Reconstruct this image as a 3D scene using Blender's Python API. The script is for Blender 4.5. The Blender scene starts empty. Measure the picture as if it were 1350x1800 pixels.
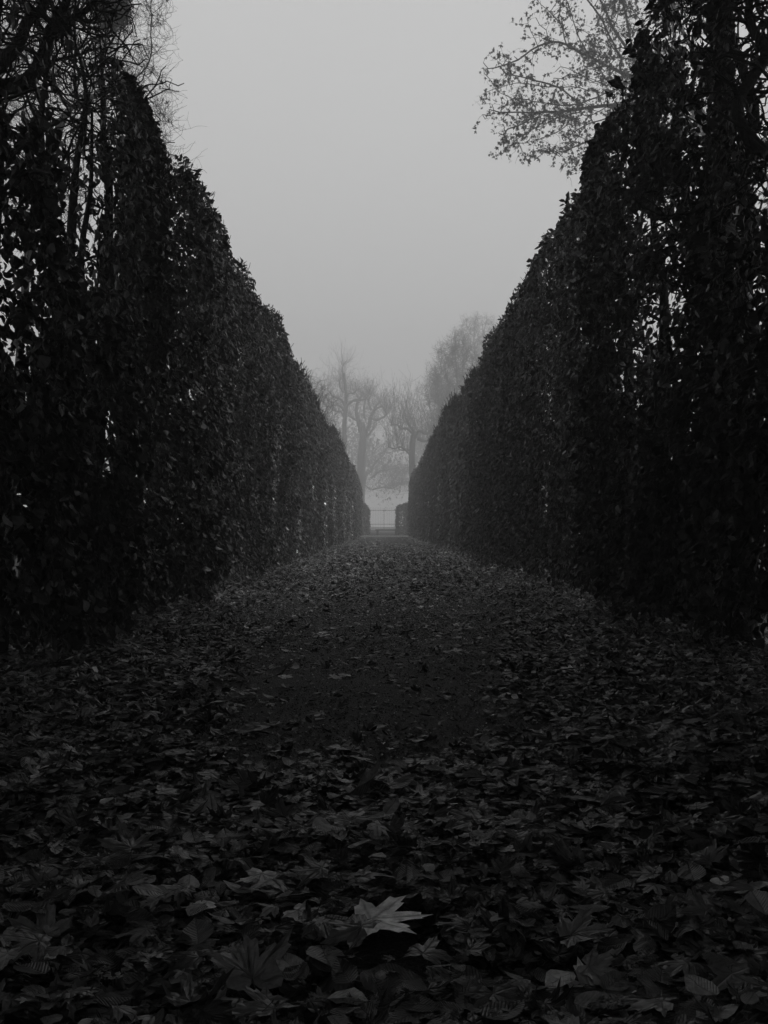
import bpy, math, random
import numpy as np
from mathutils import Vector

rng = np.random.default_rng(7)
random.seed(7)
R = math.radians
sc = bpy.context.scene
COL = sc.collection

# ------------------------------------------------------------------ camera
FPX, CH, HX, HY = 1751.0, 0.80, 675.0, 925.0      # focal (px of a 1350 px wide frame), eye height, vanishing point
cd = bpy.data.cameras.new('camera'); cam = bpy.data.objects.new('camera', cd); COL.objects.link(cam)
cd.sensor_fit = 'HORIZONTAL'; cd.sensor_width = 36.0; cd.lens = 36.0 * FPX / 1350.0
cd.clip_start = 0.05; cd.clip_end = 2000
cam.location = (0, 0, CH)
cam.rotation_euler = (R(90) + math.atan((HY - 900) / FPX), 0, 0)
sc.camera = cam

# ------------------------------------------------------------------ world, sun, exposure
SUN_EL, SUN_AZ = 58.0, 62.0                      # azimuth clockwise from +Y (the view direction)
SKY, SKY_GRAD = 0.60, 0.08
w = bpy.data.worlds.new('World'); sc.world = w; w.use_nodes = True
nt = w.node_tree; N = nt.nodes; L = nt.links; N.clear()
def nd(n, t, **k):
    x = n.new(t)
    for a, b in k.items(): setattr(x, a, b)
    return x
out = nd(N, 'ShaderNodeOutputWorld'); bg = nd(N, 'ShaderNodeBackground')
sky = nd(N, 'ShaderNodeTexSky', sky_type='NISHITA', sun_disc=False)
sky.sun_elevation = R(SUN_EL); sky.sun_rotation = R(SUN_AZ); sky.air_density = 2; sky.dust_density = 6
bw = nd(N, 'ShaderNodeRGBToBW'); L.new(sky.outputs[0], bw.inputs[0])
m1 = nd(N, 'ShaderNodeMath', operation='MULTIPLY'); L.new(bw.outputs[0], m1.inputs[0]); m1.inputs[1].default_value = 0.012
tc = nd(N, 'ShaderNodeTexCoord'); sp = nd(N, 'ShaderNodeSeparateXYZ'); L.new(tc.outputs['Generated'], sp.inputs[0])
mx = nd(N, 'ShaderNodeMath', operation='MAXIMUM'); L.new(sp.outputs['Z'], mx.inputs[0]); mx.inputs[1].default_value = 0.0
m2 = nd(N, 'ShaderNodeMath', operation='MULTIPLY_ADD'); L.new(mx.outputs[0], m2.inputs[0])
m2.inputs[1].default_value = SKY * SKY_GRAD; m2.inputs[2].default_value = SKY
ns = nd(N, 'ShaderNodeTexNoise'); ns.inputs['Scale'].default_value = 1.6; ns.inputs['Detail'].default_value = 3
L.new(tc.outputs['Generated'], ns.inputs['Vector'])
mr = nd(N, 'ShaderNodeMapRange'); L.new(ns.outputs[0], mr.inputs[0]); mr.inputs[3].default_value = 0.92; mr.inputs[4].default_value = 1.08
m3 = nd(N, 'ShaderNodeMath', operation='MULTIPLY'); L.new(m2.outputs[0], m3.inputs[0]); L.new(mr.outputs[0], m3.inputs[1])
ad = nd(N, 'ShaderNodeMath', operation='ADD'); L.new(m3.outputs[0], ad.inputs[0]); L.new(m1.outputs[0], ad.inputs[1])
L.new(ad.outputs[0], bg.inputs[0]); bg.inputs[1].default_value = 1.0; L.new(bg.outputs[0], out.inputs[0])

sd = bpy.data.lights.new('sun', 'SUN'); sun = bpy.data.objects.new('sun', sd); COL.objects.link(sun)
sd.energy = 0.9; sd.angle = R(35); sd.color = (1, 1, 1)
az, el = R(SUN_AZ), R(SUN_EL)
v = Vector((math.sin(az) * math.cos(el), math.cos(az) * math.cos(el), math.sin(el)))
sun.rotation_euler = v.to_track_quat('Z', 'Y').to_euler(); sun.location = (30, -30, 60)

sc.view_settings.view_transform = 'Standard'; sc.view_settings.look = 'None'
sc.view_settings.exposure = 0.0; sc.view_settings.gamma = 1.0; sc.view_settings.use_curve_mapping = False
sc.cycles.volume_bounces = 1; sc.cycles.max_bounces = 5; sc.cycles.diffuse_bounces = 2
sc.cycles.transparent_max_bounces = 4

# ------------------------------------------------------------------ materials (black-and-white scene: all greys)
def mat(name, base=0.05, rough=0.7, spec=0.3, attr=None, noise=None, bump=None, veins=None, alpha=None):
    m = bpy.data.materials.new(name); m.use_nodes = True
    n = m.node_tree.nodes; l = m.node_tree.links; b = n['Principled BSDF']
    b.inputs['Roughness'].default_value = rough
    b.inputs['Specular IOR Level'].default_value = spec
    def val(x):
        q = nd(n, 'ShaderNodeValue'); q.outputs[0].default_value = x; return q.outputs[0]
    def mth(op, a, c=None, d=None):
        q = nd(n, 'ShaderNodeMath', operation=op)
        for i, s in enumerate((a, c, d)):
            if s is None: continue
            if isinstance(s, (int, float)): q.inputs[i].default_value = s
            else: l.new(s, q.inputs[i])
        return q.outputs[0]
    col = val(base)
    if attr:
        at = nd(n, 'ShaderNodeAttribute', attribute_name=attr)
        col = mth('MULTIPLY', col, at.outputs['Fac'])
    t = nd(n, 'ShaderNodeTexCoord')
    if noise:
        sc_, lo, hi = noise
        q = nd(n, 'ShaderNodeTexNoise'); q.inputs['Scale'].default_value = sc_; q.inputs['Detail'].default_value = 5
        q.inputs['Roughness'].default_value = 0.65
        l.new(t.outputs['Object'], q.inputs['Vector'])
        r_ = nd(n, 'ShaderNodeMapRange'); r_.inputs[1].default_value = 0.3; r_.inputs[2].default_value = 0.7
        r_.inputs[3].default_value = lo; r_.inputs[4].default_value = hi
        l.new(q.outputs[0], r_.inputs[0]); col = mth('MULTIPLY', col, r_.outputs[0])
    height = None
    if veins:
        u = nd(n, 'ShaderNodeUVMap', uv_map='UVMap'); s = nd(n, 'ShaderNodeSeparateXYZ'); l.new(u.outputs[0], s.inputs[0])
        ax = mth('ABSOLUTE', s.outputs[0]); y = s.outputs[1]
        if veins == 'maple':
            d = None
            for a in (0, 48, 100):
                q = mth('ABSOLUTE', mth('SUBTRACT', mth('MULTIPLY', ax, math.cos(R(a))), mth('MULTIPLY', y, math.sin(R(a)))))
                d = q if d is None else mth('MINIMUM', d, q)
            main = mth('MINIMUM', mth('DIVIDE', d, 0.022), 1.0)
            f = mth('PINGPONG', mth('ADD', mth('MULTIPLY', y, 5.0), mth('MULTIPLY', ax, -4.0)), 0.5)
        else:
            main = mth('MINIMUM', mth('DIVIDE', ax, 0.018), 1.0)
            f = mth('PINGPONG', mth('ADD', mth('MULTIPLY', y, 11.0), mth('MULTIPLY', ax, -12.0)), 0.5)
        f = mth('MINIMUM', mth('MULTIPLY', f, 3.0), 1.0)
        height = mth('ADD', mth('MULTIPLY', main, 0.6), mth('MULTIPLY', f, 0.5))
        k = mth('ADD', mth('MULTIPLY', main, 0.3), mth('ADD', mth('MULTIPLY', f, 0.14), 0.6))
        col = mth('MULTIPLY', col, k)
    c = nd(n, 'ShaderNodeCombineColor')
    for i in range(3): l.new(col, c.inputs[i])
    l.new(c.outputs[0], b.inputs['Base Color'])
    if bump:
        sc_, st, dist = bump
        q = nd(n, 'ShaderNodeTexNoise'); q.inputs['Scale'].default_value = sc_; q.inputs['Detail'].default_value = 4
        l.new(t.outputs['Object'], q.inputs['Vector'])
        h = q.outputs[0] if height is None else mth('ADD', mth('MULTIPLY', q.outputs[0], 0.8), height)
        bp = nd(n, 'ShaderNodeBump'); bp.inputs['Strength'].default_value = st; bp.inputs['Distance'].default_value = dist
        l.new(h, bp.inputs['Height']); l.new(bp.outputs[0], b.inputs['Normal'])
    return m

M_HLEAF = mat('hedge_leaf', 0.020, 0.4, 0.5, 'shade', (30, 0.7, 1.3), (60, 0.5, 0.004), 'oval')
M_MAPLE = mat('maple_leaf', 0.052, 0.42, 0.45, 'shade', (45, 0.5, 1.4), (70, 0.6, 0.003), 'maple')
M_OVAL = mat('litter_leaf', 0.048, 0.42, 0.45, 'shade', (45, 0.5, 1.4), (70, 0.6, 0.003), 'oval')
M_TLEAF = mat('tree_leaf', 0.03, 0.7, 0.2, 'shade')
M_BARK = mat('bark', 0.016, 0.85, 0.2, None, (14, 0.5, 1.5), (40, 0.8, 0.02))
M_TWIG = mat('twig', 0.016, 0.7, 0.25, None, (20, 0.6, 1.4))
M_GROUND = mat('soil', 0.010, 0.9, 0.2, None, (3, 0.5, 1.6), (60, 0.8, 0.03))
M_GRAVEL = mat('gravel_path', 0.020, 0.75, 0.3, None, (170, 0.25, 1.9), (130, 1.0, 0.02))
M_PEBBLE = mat('pebble', 0.14, 0.6, 0.4, 'shade')
M_KERB = mat('kerb_stone', 0.7, 0.8, 0.2, None, (8, 0.7, 1.2), (40, 0.4, 0.01))
M_ROAD = mat('road', 0.09, 0.9, 0.2, None, (5, 0.7, 1.3), (80, 0.5, 0.01))
M_IRON = mat('iron', 0.03, 0.5, 0.4, None, (20, 0.7, 1.3))
M_STONE = mat('stone', 0.12, 0.85, 0.2, None, (9, 0.6, 1.3), (40, 0.5, 0.01))

# ------------------------------------------------------------------ helpers
def tag(o, label=None, cat=None, group=None, kind=None):
    for k, v_ in (('label', label), ('category', cat), ('group', group), ('kind', kind)):
        if v_: o[k] = v_
    return o
def empty(name, loc, label, cat, group=None):
    o = bpy.data.objects.new(name, None); COL.objects.link(o); o.location = loc; o.empty_display_size = 0.2
    return tag(o, label, cat, group)
def mesh(name, V, F, mats, parent=None, shade=None, uv=None, mi=None, smooth=False):
    """V (n,3), F (m,3 or 4) int; world coordinates, re-based onto the parent"""
    V = np.asarray(V, np.float32); F = np.asarray(F, np.int32)
    me = bpy.data.meshes.new(name); k = F.shape[1]
    if parent is not None: V = V - np.array(parent.location, np.float32)
    me.vertices.add(len(V)); me.vertices.foreach_set('co', V.ravel())
    me.loops.add(F.size); me.loops.foreach_set('vertex_index', F.ravel())
    me.polygons.add(len(F)); me.polygons.foreach_set('loop_start', np.arange(0, F.size, k, dtype=np.int32))
    me.polygons.foreach_set('loop_total', np.full(len(F), k, np.int32))
    if not isinstance(mats, (list, tuple)): mats = [mats]
    for m in mats: me.materials.append(m)
    if mi is not None: me.polygons.foreach_set('material_index', np.asarray(mi, np.int32))
    me.polygons.foreach_set('use_smooth', np.full(len(F), smooth, bool))
    if shade is not None:
        a = me.attributes.new('shade', 'FLOAT', 'POINT'); a.data.foreach_set('value', np.asarray(shade, np.float32))
    if uv is not None:
        u = me.uv_layers.new(name='UVMap'); u.data.foreach_set('uv', np.asarray(uv, np.float32)[F.ravel()].ravel())
    me.update(); me.validate()
    o = bpy.data.objects.new(name, me); COL.objects.link(o)
    if parent is not None: o.parent = parent
    return o

class Acc:
    """collects triangles with shade and uv"""
    def __init__(s): s.V = []; s.F = []; s.S = []; s.U = []; s.M = []; s.n = 0
    def add(s, V, F, S=None, U=None, m=0):
        V = V.reshape(-1, 3); s.V.append(V); s.F.append(F.reshape(-1, 3) + s.n); s.n += len(V)
        s.S.append(np.ones(len(V)) if S is None else S.ravel())
        s.U.append(np.zeros((len(V), 2)) if U is None else U.reshape(-1, 2))
        s.M.append(np.full(F.size // 3, m))
    def build(s, name, mats, parent=None, smooth=False):
        return mesh(name, np.concatenate(s.V), np.concatenate(s.F), mats, parent, np.concatenate(s.S),
                    np.concatenate(s.U), np.concatenate(s.M), smooth)

def vnoise(x, y, seed=0):
    r = np.random.default_rng(seed); T = r.random((64, 64))
    x = np.asarray(x, float); y = np.asarray(y, float)
    xi = np.floor(x).astype(int); yi = np.floor(y).astype(int); fx = x - xi; fy = y - yi
    fx = fx * fx * (3 - 2 * fx); fy = fy * fy * (3 - 2 * fy)
    g = lambda a, b: T[a % 64, b % 64]
    return (g(xi, yi) * (1 - fx) + g(xi + 1, yi) * fx) * (1 - fy) + (g(xi, yi + 1) * (1 - fx) + g(xi + 1, yi + 1) * fx) * fy

def seg_prisms(P, Q, ra, rb, sides=4):
    """every segment a small tapered prism"""
    P = np.asarray(P, float); Q = np.asarray(Q, float); n = len(P)
    D = Q - P; Ln = np.linalg.norm(D, axis=1, keepdims=True) + 1e-9; D = D / Ln
    A = np.where(np.abs(D[:, 2:3]) < 0.8, np.array([[0, 0, 1.0]]), np.array([[1.0, 0, 0]]))
    X = np.cross(D, A); X /= np.linalg.norm(X, axis=1, keepdims=True); Y = np.cross(D, X)
    a = np.arange(sides) * 2 * math.pi / sides
    ring = X[:, None] * np.cos(a)[None, :, None] + Y[:, None] * np.sin(a)[None, :, None]
    ext = D * (np.minimum(ra, rb)[:, None] * 0.4)
    V = np.concatenate([(P - ext)[:, None] + ring * ra[:, None, None], (Q + ext)[:, None] + ring * rb[:, None, None]], 1)
    f = []
    for i in range(sides):
        j = (i + 1) % sides
        f += [[i, j, sides + j], [i, sides + j, sides + i]]
    for i in range(1, sides - 1): f += [[sides, sides + i, sides + i + 1], [0, i + 1, i]]
    F = np.array(f)[None] + (np.arange(n) * 2 * sides)[:, None, None]
    return V, F

def tube(pts, rad, sides=10, rough=0.0, seed=0, closed=True):
    """continuous tapered tube through pts (Catmull-Rom smoothed)"""
    P = np.array(pts, float); Rr = np.array(rad, float); r = np.random.default_rng(seed)
    E = np.vstack([2 * P[0] - P[1], P, 2 * P[-1] - P[-2]]); S = []; RR = []
    sub = 5
    for i in range(1, len(P)):
        for t in np.linspace(0, 1, sub, endpoint=(i == len(P) - 1)):
            p0, p1, p2, p3 = E[i - 1], E[i], E[i + 1], E[i + 2]
            S.append(0.5 * (2 * p1 + (p2 - p0) * t + (2 * p0 - 5 * p1 + 4 * p2 - p3) * t * t + (3 * p1 - p0 - 3 * p2 + p3) * t ** 3))
            RR.append(Rr[i - 1] * (1 - t) + Rr[i] * t)
    S = np.array(S); RR = np.array(RR); n = len(S)
    T = np.gradient(S, axis=0); T /= np.linalg.norm(T, axis=1, keepdims=True) + 1e-9
    up = np.array([0.3, 1, 0.1]); V = np.zeros((n, sides, 3)); a = np.arange(sides) * 2 * math.pi / sides
    for i in range(n):
        X = np.cross(T[i], up); X /= np.linalg.norm(X) + 1e-9; Y = np.cross(T[i], X)
        k = RR[i] * (1 + rough * (r.random(sides) - 0.5))
        V[i] = S[i] + X * (np.cos(a) * k)[:, None] + Y * (np.sin(a) * k)[:, None]
    F = []
    for i in range(n - 1):
        for j in range(sides):
            q = (j + 1) % sides
            F += [[i * sides + j, i * sides + q, (i + 1) * sides + q], [i * sides + j, (i + 1) * sides + q, (i + 1) * sides + j]]
    for j in range(1, sides - 1):
        F.append([(n - 1) * sides, (n - 1) * sides + j, (n - 1) * sides + j + 1]); F.append([0, j + 1, j])
    return V.reshape(-1, 3), np.array(F)

def unit(D): return D / (np.linalg.norm(D, axis=-1, keepdims=True) + 1e-9)
def walks(P, D, n, step, wig, trop, r0, r1, r=None):
    """batch of random-walk twigs; returns segments and nodes (k,n+1,3)"""
    r = r or rng
    P = np.asarray(P, float).copy(); D = unit(np.asarray(D, float)); nodes = [P.copy()]
    m = len(P); step = np.broadcast_to(step, (m,))[:, None]
    r0 = np.broadcast_to(r0, (m,)); r1 = np.broadcast_to(r1, (m,))
    A = []; B = []; ra = []; rb = []
    for i in range(n):
        D = unit(D + r.normal(0, wig, (m, 3)) + np.array(trop))
        Q = P + D * step; A.append(P.copy()); B.append(Q.copy())
        ra.append(r0 + (r1 - r0) * i / n); rb.append(r0 + (r1 - r0) * (i + 1) / n)
        P = Q; nodes.append(P.copy())
    return np.concatenate(A), np.concatenate(B), np.concatenate(ra), np.concatenate(rb), np.stack(nodes, 1)

# leaf templates: local x across, y along, z up ---------------------------------------------------
def tmpl_oval_hi():
    ys = [0, .12, .3, .5, .7, .88, 1.0]; ws = [0, .19, .29, .31, .25, .12, 0]
    V = []; F = []
    for y, wd in zip(ys, ws): V += [[-wd, y], [-wd * .5, y + .02], [0, y], [wd * .5, y + .02], [wd, y]]
    for i in range(len(ys) - 1):
        for j in range(4):
            a = i * 5 + j; F += [[a, a + 1, a + 6], [a, a + 6, a + 5]]
    return np.array(V, float), np.array(F)
def tmpl_oval_mid():
    V = [[0, 0], [-.26, .3], [0, .33], [.26, .3], [-.24, .65], [0, .68], [.24, .65], [0, 1]]
    F = [[0, 2, 1], [0, 3, 2], [1, 2, 5], [1, 5, 4], [2, 3, 6], [2, 6, 5], [4, 5, 7], [5, 6, 7]]
    return np.array(V, float), np.array(F)
def tmpl_oval_lo():
    return np.array([[0, 0], [-.3, .45], [0, 1], [.3, .5]], float), np.array([[0, 3, 2], [0, 2, 1]])
def tmpl_maple(hi=True):
    half = [(0, 1.0), (5, .8), (10, .83), (13, .66), (22, .42), (31, .6), (37, .72), (42, .7), (48, .97), (54, .76), (61, .76), (65, .6),
            (74, .4), (84, .5), (92, .52), (100, .68), (108, .5), (118, .5), (134, .34), (155, .25), (174, .07)]
    if not hi: half = [(0, 1.0), (11, .75), (22, .42), (36, .7), (48, .95), (62, .7), (74, .4), (98, .66), (125, .4), (160, .22)]
    pts = half + [(-a, r) for a, r in reversed(half[1:])]
    o = np.array([[math.sin(R(a)) * r, math.cos(R(a)) * r] for a, r in pts]); n = len(o)
    if hi:
        V = np.vstack([[[0, 0]], o * .35, o * .7, o]); F = []
        for i in range(n):
            j = (i + 1) % n
            F.append([0, 1 + j, 1 + i])
            for k in (0, 1):
                a, b = 1 + k * n, 1 + (k + 1) * n; F += [[a + i, a + j, b + j], [a + i, b + j, b + i]]
    else:
        V = np.vstack([[[0, 0.02]], o]); F = [[0, 1 + (i + 1) % n, 1 + i] for i in range(n)]
    V = V * 0.62; V[:, 1] += 0.0
    return V, np.array(F)
T_OH, T_OM, T_OL, T_MH, T_ML = tmpl_oval_hi(), tmpl_oval_mid(), tmpl_oval_lo(), tmpl_maple(True), tmpl_maple(False)

def frames(fwd, nrm):
    """rotation matrices with local y -> fwd, local z ~ nrm"""
    Y = unit(fwd); X = unit(np.cross(Y, nrm)); Z = np.cross(X, Y)
    return np.stack([X, Y, Z], -1)
def leaves(acc, T, pos, rot, size, shade, curl=1.0, m=0, r=None, fk=1.0):
    r = r or rng
    V2, F = T; n = len(pos)
    if n == 0: return
    x = V2[None, :, 0]; y = V2[None, :, 1]
    c1 = r.normal(0.0, 1.3, (n, 1)) * curl; c2 = r.normal(0, .55, (n, 1)) * curl; c3 = r.normal(0, .8, (n, 1)) * curl
    fold = np.abs(r.normal(0, .45, (n, 1))) * curl * fk
    z = c1 * x * x * 1.5 + c2 * (y - .3) ** 2 + c3 * x * y + fold * np.abs(x)
    if V2.shape[0] > 12:
        ph = r.random((n, 1)) * 6.28; am = r.random((n, 1)) * .06 * curl
        z = z + am * np.sin(ph + x * 11 + y * 7) + am * .8 * np.sin(ph * 2 + x * 17 - y * 13)
    k = 1 / (1 + .35 * np.abs(c1) * np.abs(x) * 2)
    sx = r.uniform(.8, 1.2, (n, 1))
    Lc = np.stack([x * k * sx, np.broadcast_to(y, z.shape), z], -1) * size[:, None, None]
    W = np.einsum('nij,nkj->nki', rot, Lc) + pos[:, None]
    nv = V2.shape[0]
    FF = F[None] + (np.arange(n) * nv)[:, None, None]
    acc.add(W, FF, np.broadcast_to(shade[:, None], (n, nv)), np.broadcast_to(V2[None], (n, nv, 2)), m)

def P3(px, py, z):
    """the place at depth z (metres ahead) that is seen at photo pixel (px, py)"""
    return np.array([(px - HX) / FPX * z, z, CH + (HY - py) / FPX * z])
def G3(px, py):
    z = FPX * CH / (py - HY); return np.array([(px - HX) / FPX * z, z, 0.0])

# ------------------------------------------------------------------ ground, path, road
def sheet(name, x0, x1, y0, y1, z, nx, ny, m, amp=0.0):
    X, Y = np.meshgrid(np.linspace(x0, x1, nx + 1), np.linspace(y0, y1, ny + 1))
    Z = np.full_like(X, z) + amp * (vnoise(X * 3, Y * 3, 3) - .5)
    V = np.stack([X, Y, Z], -1).reshape(-1, 3)
    i = np.arange(ny)[:, None] * (nx + 1) + np.arange(nx)[None]
    F = np.stack([i, i + 1, i + nx + 2, i + nx + 1], -1).reshape(-1, 4)
    return mesh(name, V, F, m, smooth=True)
EX = 74.0
tag(sheet('ground', -600, 600, -600, 900, 0.0, 12, 12, M_GROUND), kind='structure')
tag(sheet('path', -1.75, 1.85, -8, EX - 0.16, 0.012, 60, 800, M_GRAVEL, 0.012), kind='structure')
tag(sheet('road', -40, 40, EX + 0.16, 87, 0.01, 4, 4, M_ROAD), kind='structure')

def box(x0, x1, y0, y1, z0, z1):
    V = np.array([[x, y, z] for z in (z0, z1) for y in (y0, y1) for x in (x0, x1)], float)
    Fq = [[0, 2, 3, 1], [4, 5, 7, 6], [0, 1, 5, 4], [2, 6, 7, 3], [0, 4, 6, 2], [1, 3, 7, 5]]
    F = []
    for a, b, c, d in Fq: F += [[a, b, c], [a, c, d]]
    return V, np.array(F)
k = Acc(); 
for i in range(-8, 9): k.add(*box(i * 1.0 - .49, i * 1.0 + .49, EX - .15, EX + .15, -.05, .085 + .004 * (i % 2)))
tag(k.build('kerb', M_KERB), kind='structure')

# ------------------------------------------------------------------ the two tall hedges
def Htop(side, y):
    base = 4.28 if side < 0 else 4.42
    h = base + .26 * (vnoise(y * .35, 0 * y, 11 + side) - .5) + .30 * (vnoise(y * 1.1, 0 * y, 21 + side) - .5) + .30 * (vnoise(y * 3.3, 0 * y, 31 + side) - .5) + .12 * (vnoise(y * 9, 0 * y, 33 + side) - .5)
    return h
X0 = {-1: 1.80, 1: 1.93}; TH = {-1: .75, 1: .80}
def face_x(side, y, h):
    """distance of the leafy face from the path axis"""
    H = Htop(side, y); t = np.clip(h / H, 0, 1)
    b = .20 * np.abs(np.sin(math.pi * y / 1.35 + side)) ** .7 + .18 * (vnoise(y * .7, h * .3, 41 + side) - .5) + .20 * (vnoise(y * 2.6, h * 1.6, 51 + side) - .5) + .10 * (vnoise(y * 7, h * 5, 53 + side) - .5)
    return X0[side] + .06 - b + .10 * t + .20 * np.clip((t - .9) / .1, 0, 1) ** 1.6
# openings in the leaves (y ahead, height, radius y, radius h)
HOLES = {-1: [(6.1, 2.85, .75, .65), (5.7, 3.9, 1.5, .55), (8.4, 3.6, .45, .4), (7.4, 1.5, .8, .5), (6.9, 1.3, .5, .3)],
         1: [(5.2, 3.2, .62, 1.0), (4.6, 3.2, .5, 1.2), (7.3, 2.95, .45, .2), (6.8, 2.3, .35, .2), (8.6, 2.3, .3, .2)]}
def crest(side, y, h):
    line = np.interp(y, [0, 4.9, 5.8, 7.3, 7.8], [2.5, 2.6, 2.95, 3.75, 9]) if side < 0 else np.interp(y, [0, 5.5, 5.9, 6.1], [2.55, 2.6, 3.4, 9])
    line = line + .5 * (vnoise(y * 2, h, 5) - .5)
    return np.where(y > 1.5, np.clip(1 - (h - line) * 4, .035, 1), 1)
def accept(side, y, h, strength=1.0):
    a = vnoise(y * 1.3, h * 1.6, 61 + side) * .4 + vnoise(y * 4.2, h * 4.6, 71 + side) * .35 + vnoise(y * 11, h * 12, 73 + side) * .25
    near = np.clip((17 - y) / 9, 0, 1) * np.clip((h - .9) / 1.3, .3, 1)
    p = np.clip(1 - near * np.clip((a - .51) * 7, 0, .97), 0, 1)
    for (cy, ch, ry, rh) in HOLES[side]:
        d = ((y - cy) / ry) ** 2 + ((h - ch) / rh) ** 2
        p = np.where(d < 1.25, p * np.clip((d - .45) * .9, .05, 1), p)
    # the near crests have lost their leaves
    gap = np.abs(np.sin(math.pi * y / 1.35 + side)); p = p * (1 - .75 * np.exp(-(gap / .13) ** 2) * np.clip((y - 7) / 4, 0, 1))
    p = p * crest(side, y, h)
    p = p * np.clip((h - .05 - .25 * vnoise(y * 1.3, 0 * y, 81 + side)) * 5, 0, 1)
    return p
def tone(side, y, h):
    """leaf colour: paler columns at set spots, and paler farther off"""
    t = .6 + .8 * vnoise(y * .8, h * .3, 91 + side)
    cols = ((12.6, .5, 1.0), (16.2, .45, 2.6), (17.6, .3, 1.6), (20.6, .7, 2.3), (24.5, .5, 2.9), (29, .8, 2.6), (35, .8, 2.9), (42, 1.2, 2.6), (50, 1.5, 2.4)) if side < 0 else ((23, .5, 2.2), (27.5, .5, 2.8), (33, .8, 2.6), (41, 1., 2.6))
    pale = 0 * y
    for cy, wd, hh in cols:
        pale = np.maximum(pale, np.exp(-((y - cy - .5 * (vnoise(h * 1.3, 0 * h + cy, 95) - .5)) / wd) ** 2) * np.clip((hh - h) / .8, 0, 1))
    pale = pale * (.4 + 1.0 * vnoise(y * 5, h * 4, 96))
    return t * (1 + (10 if side < 0 else 4) * pale) * (1 + .5 * np.clip((y - 12) / 20, 0, 1))

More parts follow.
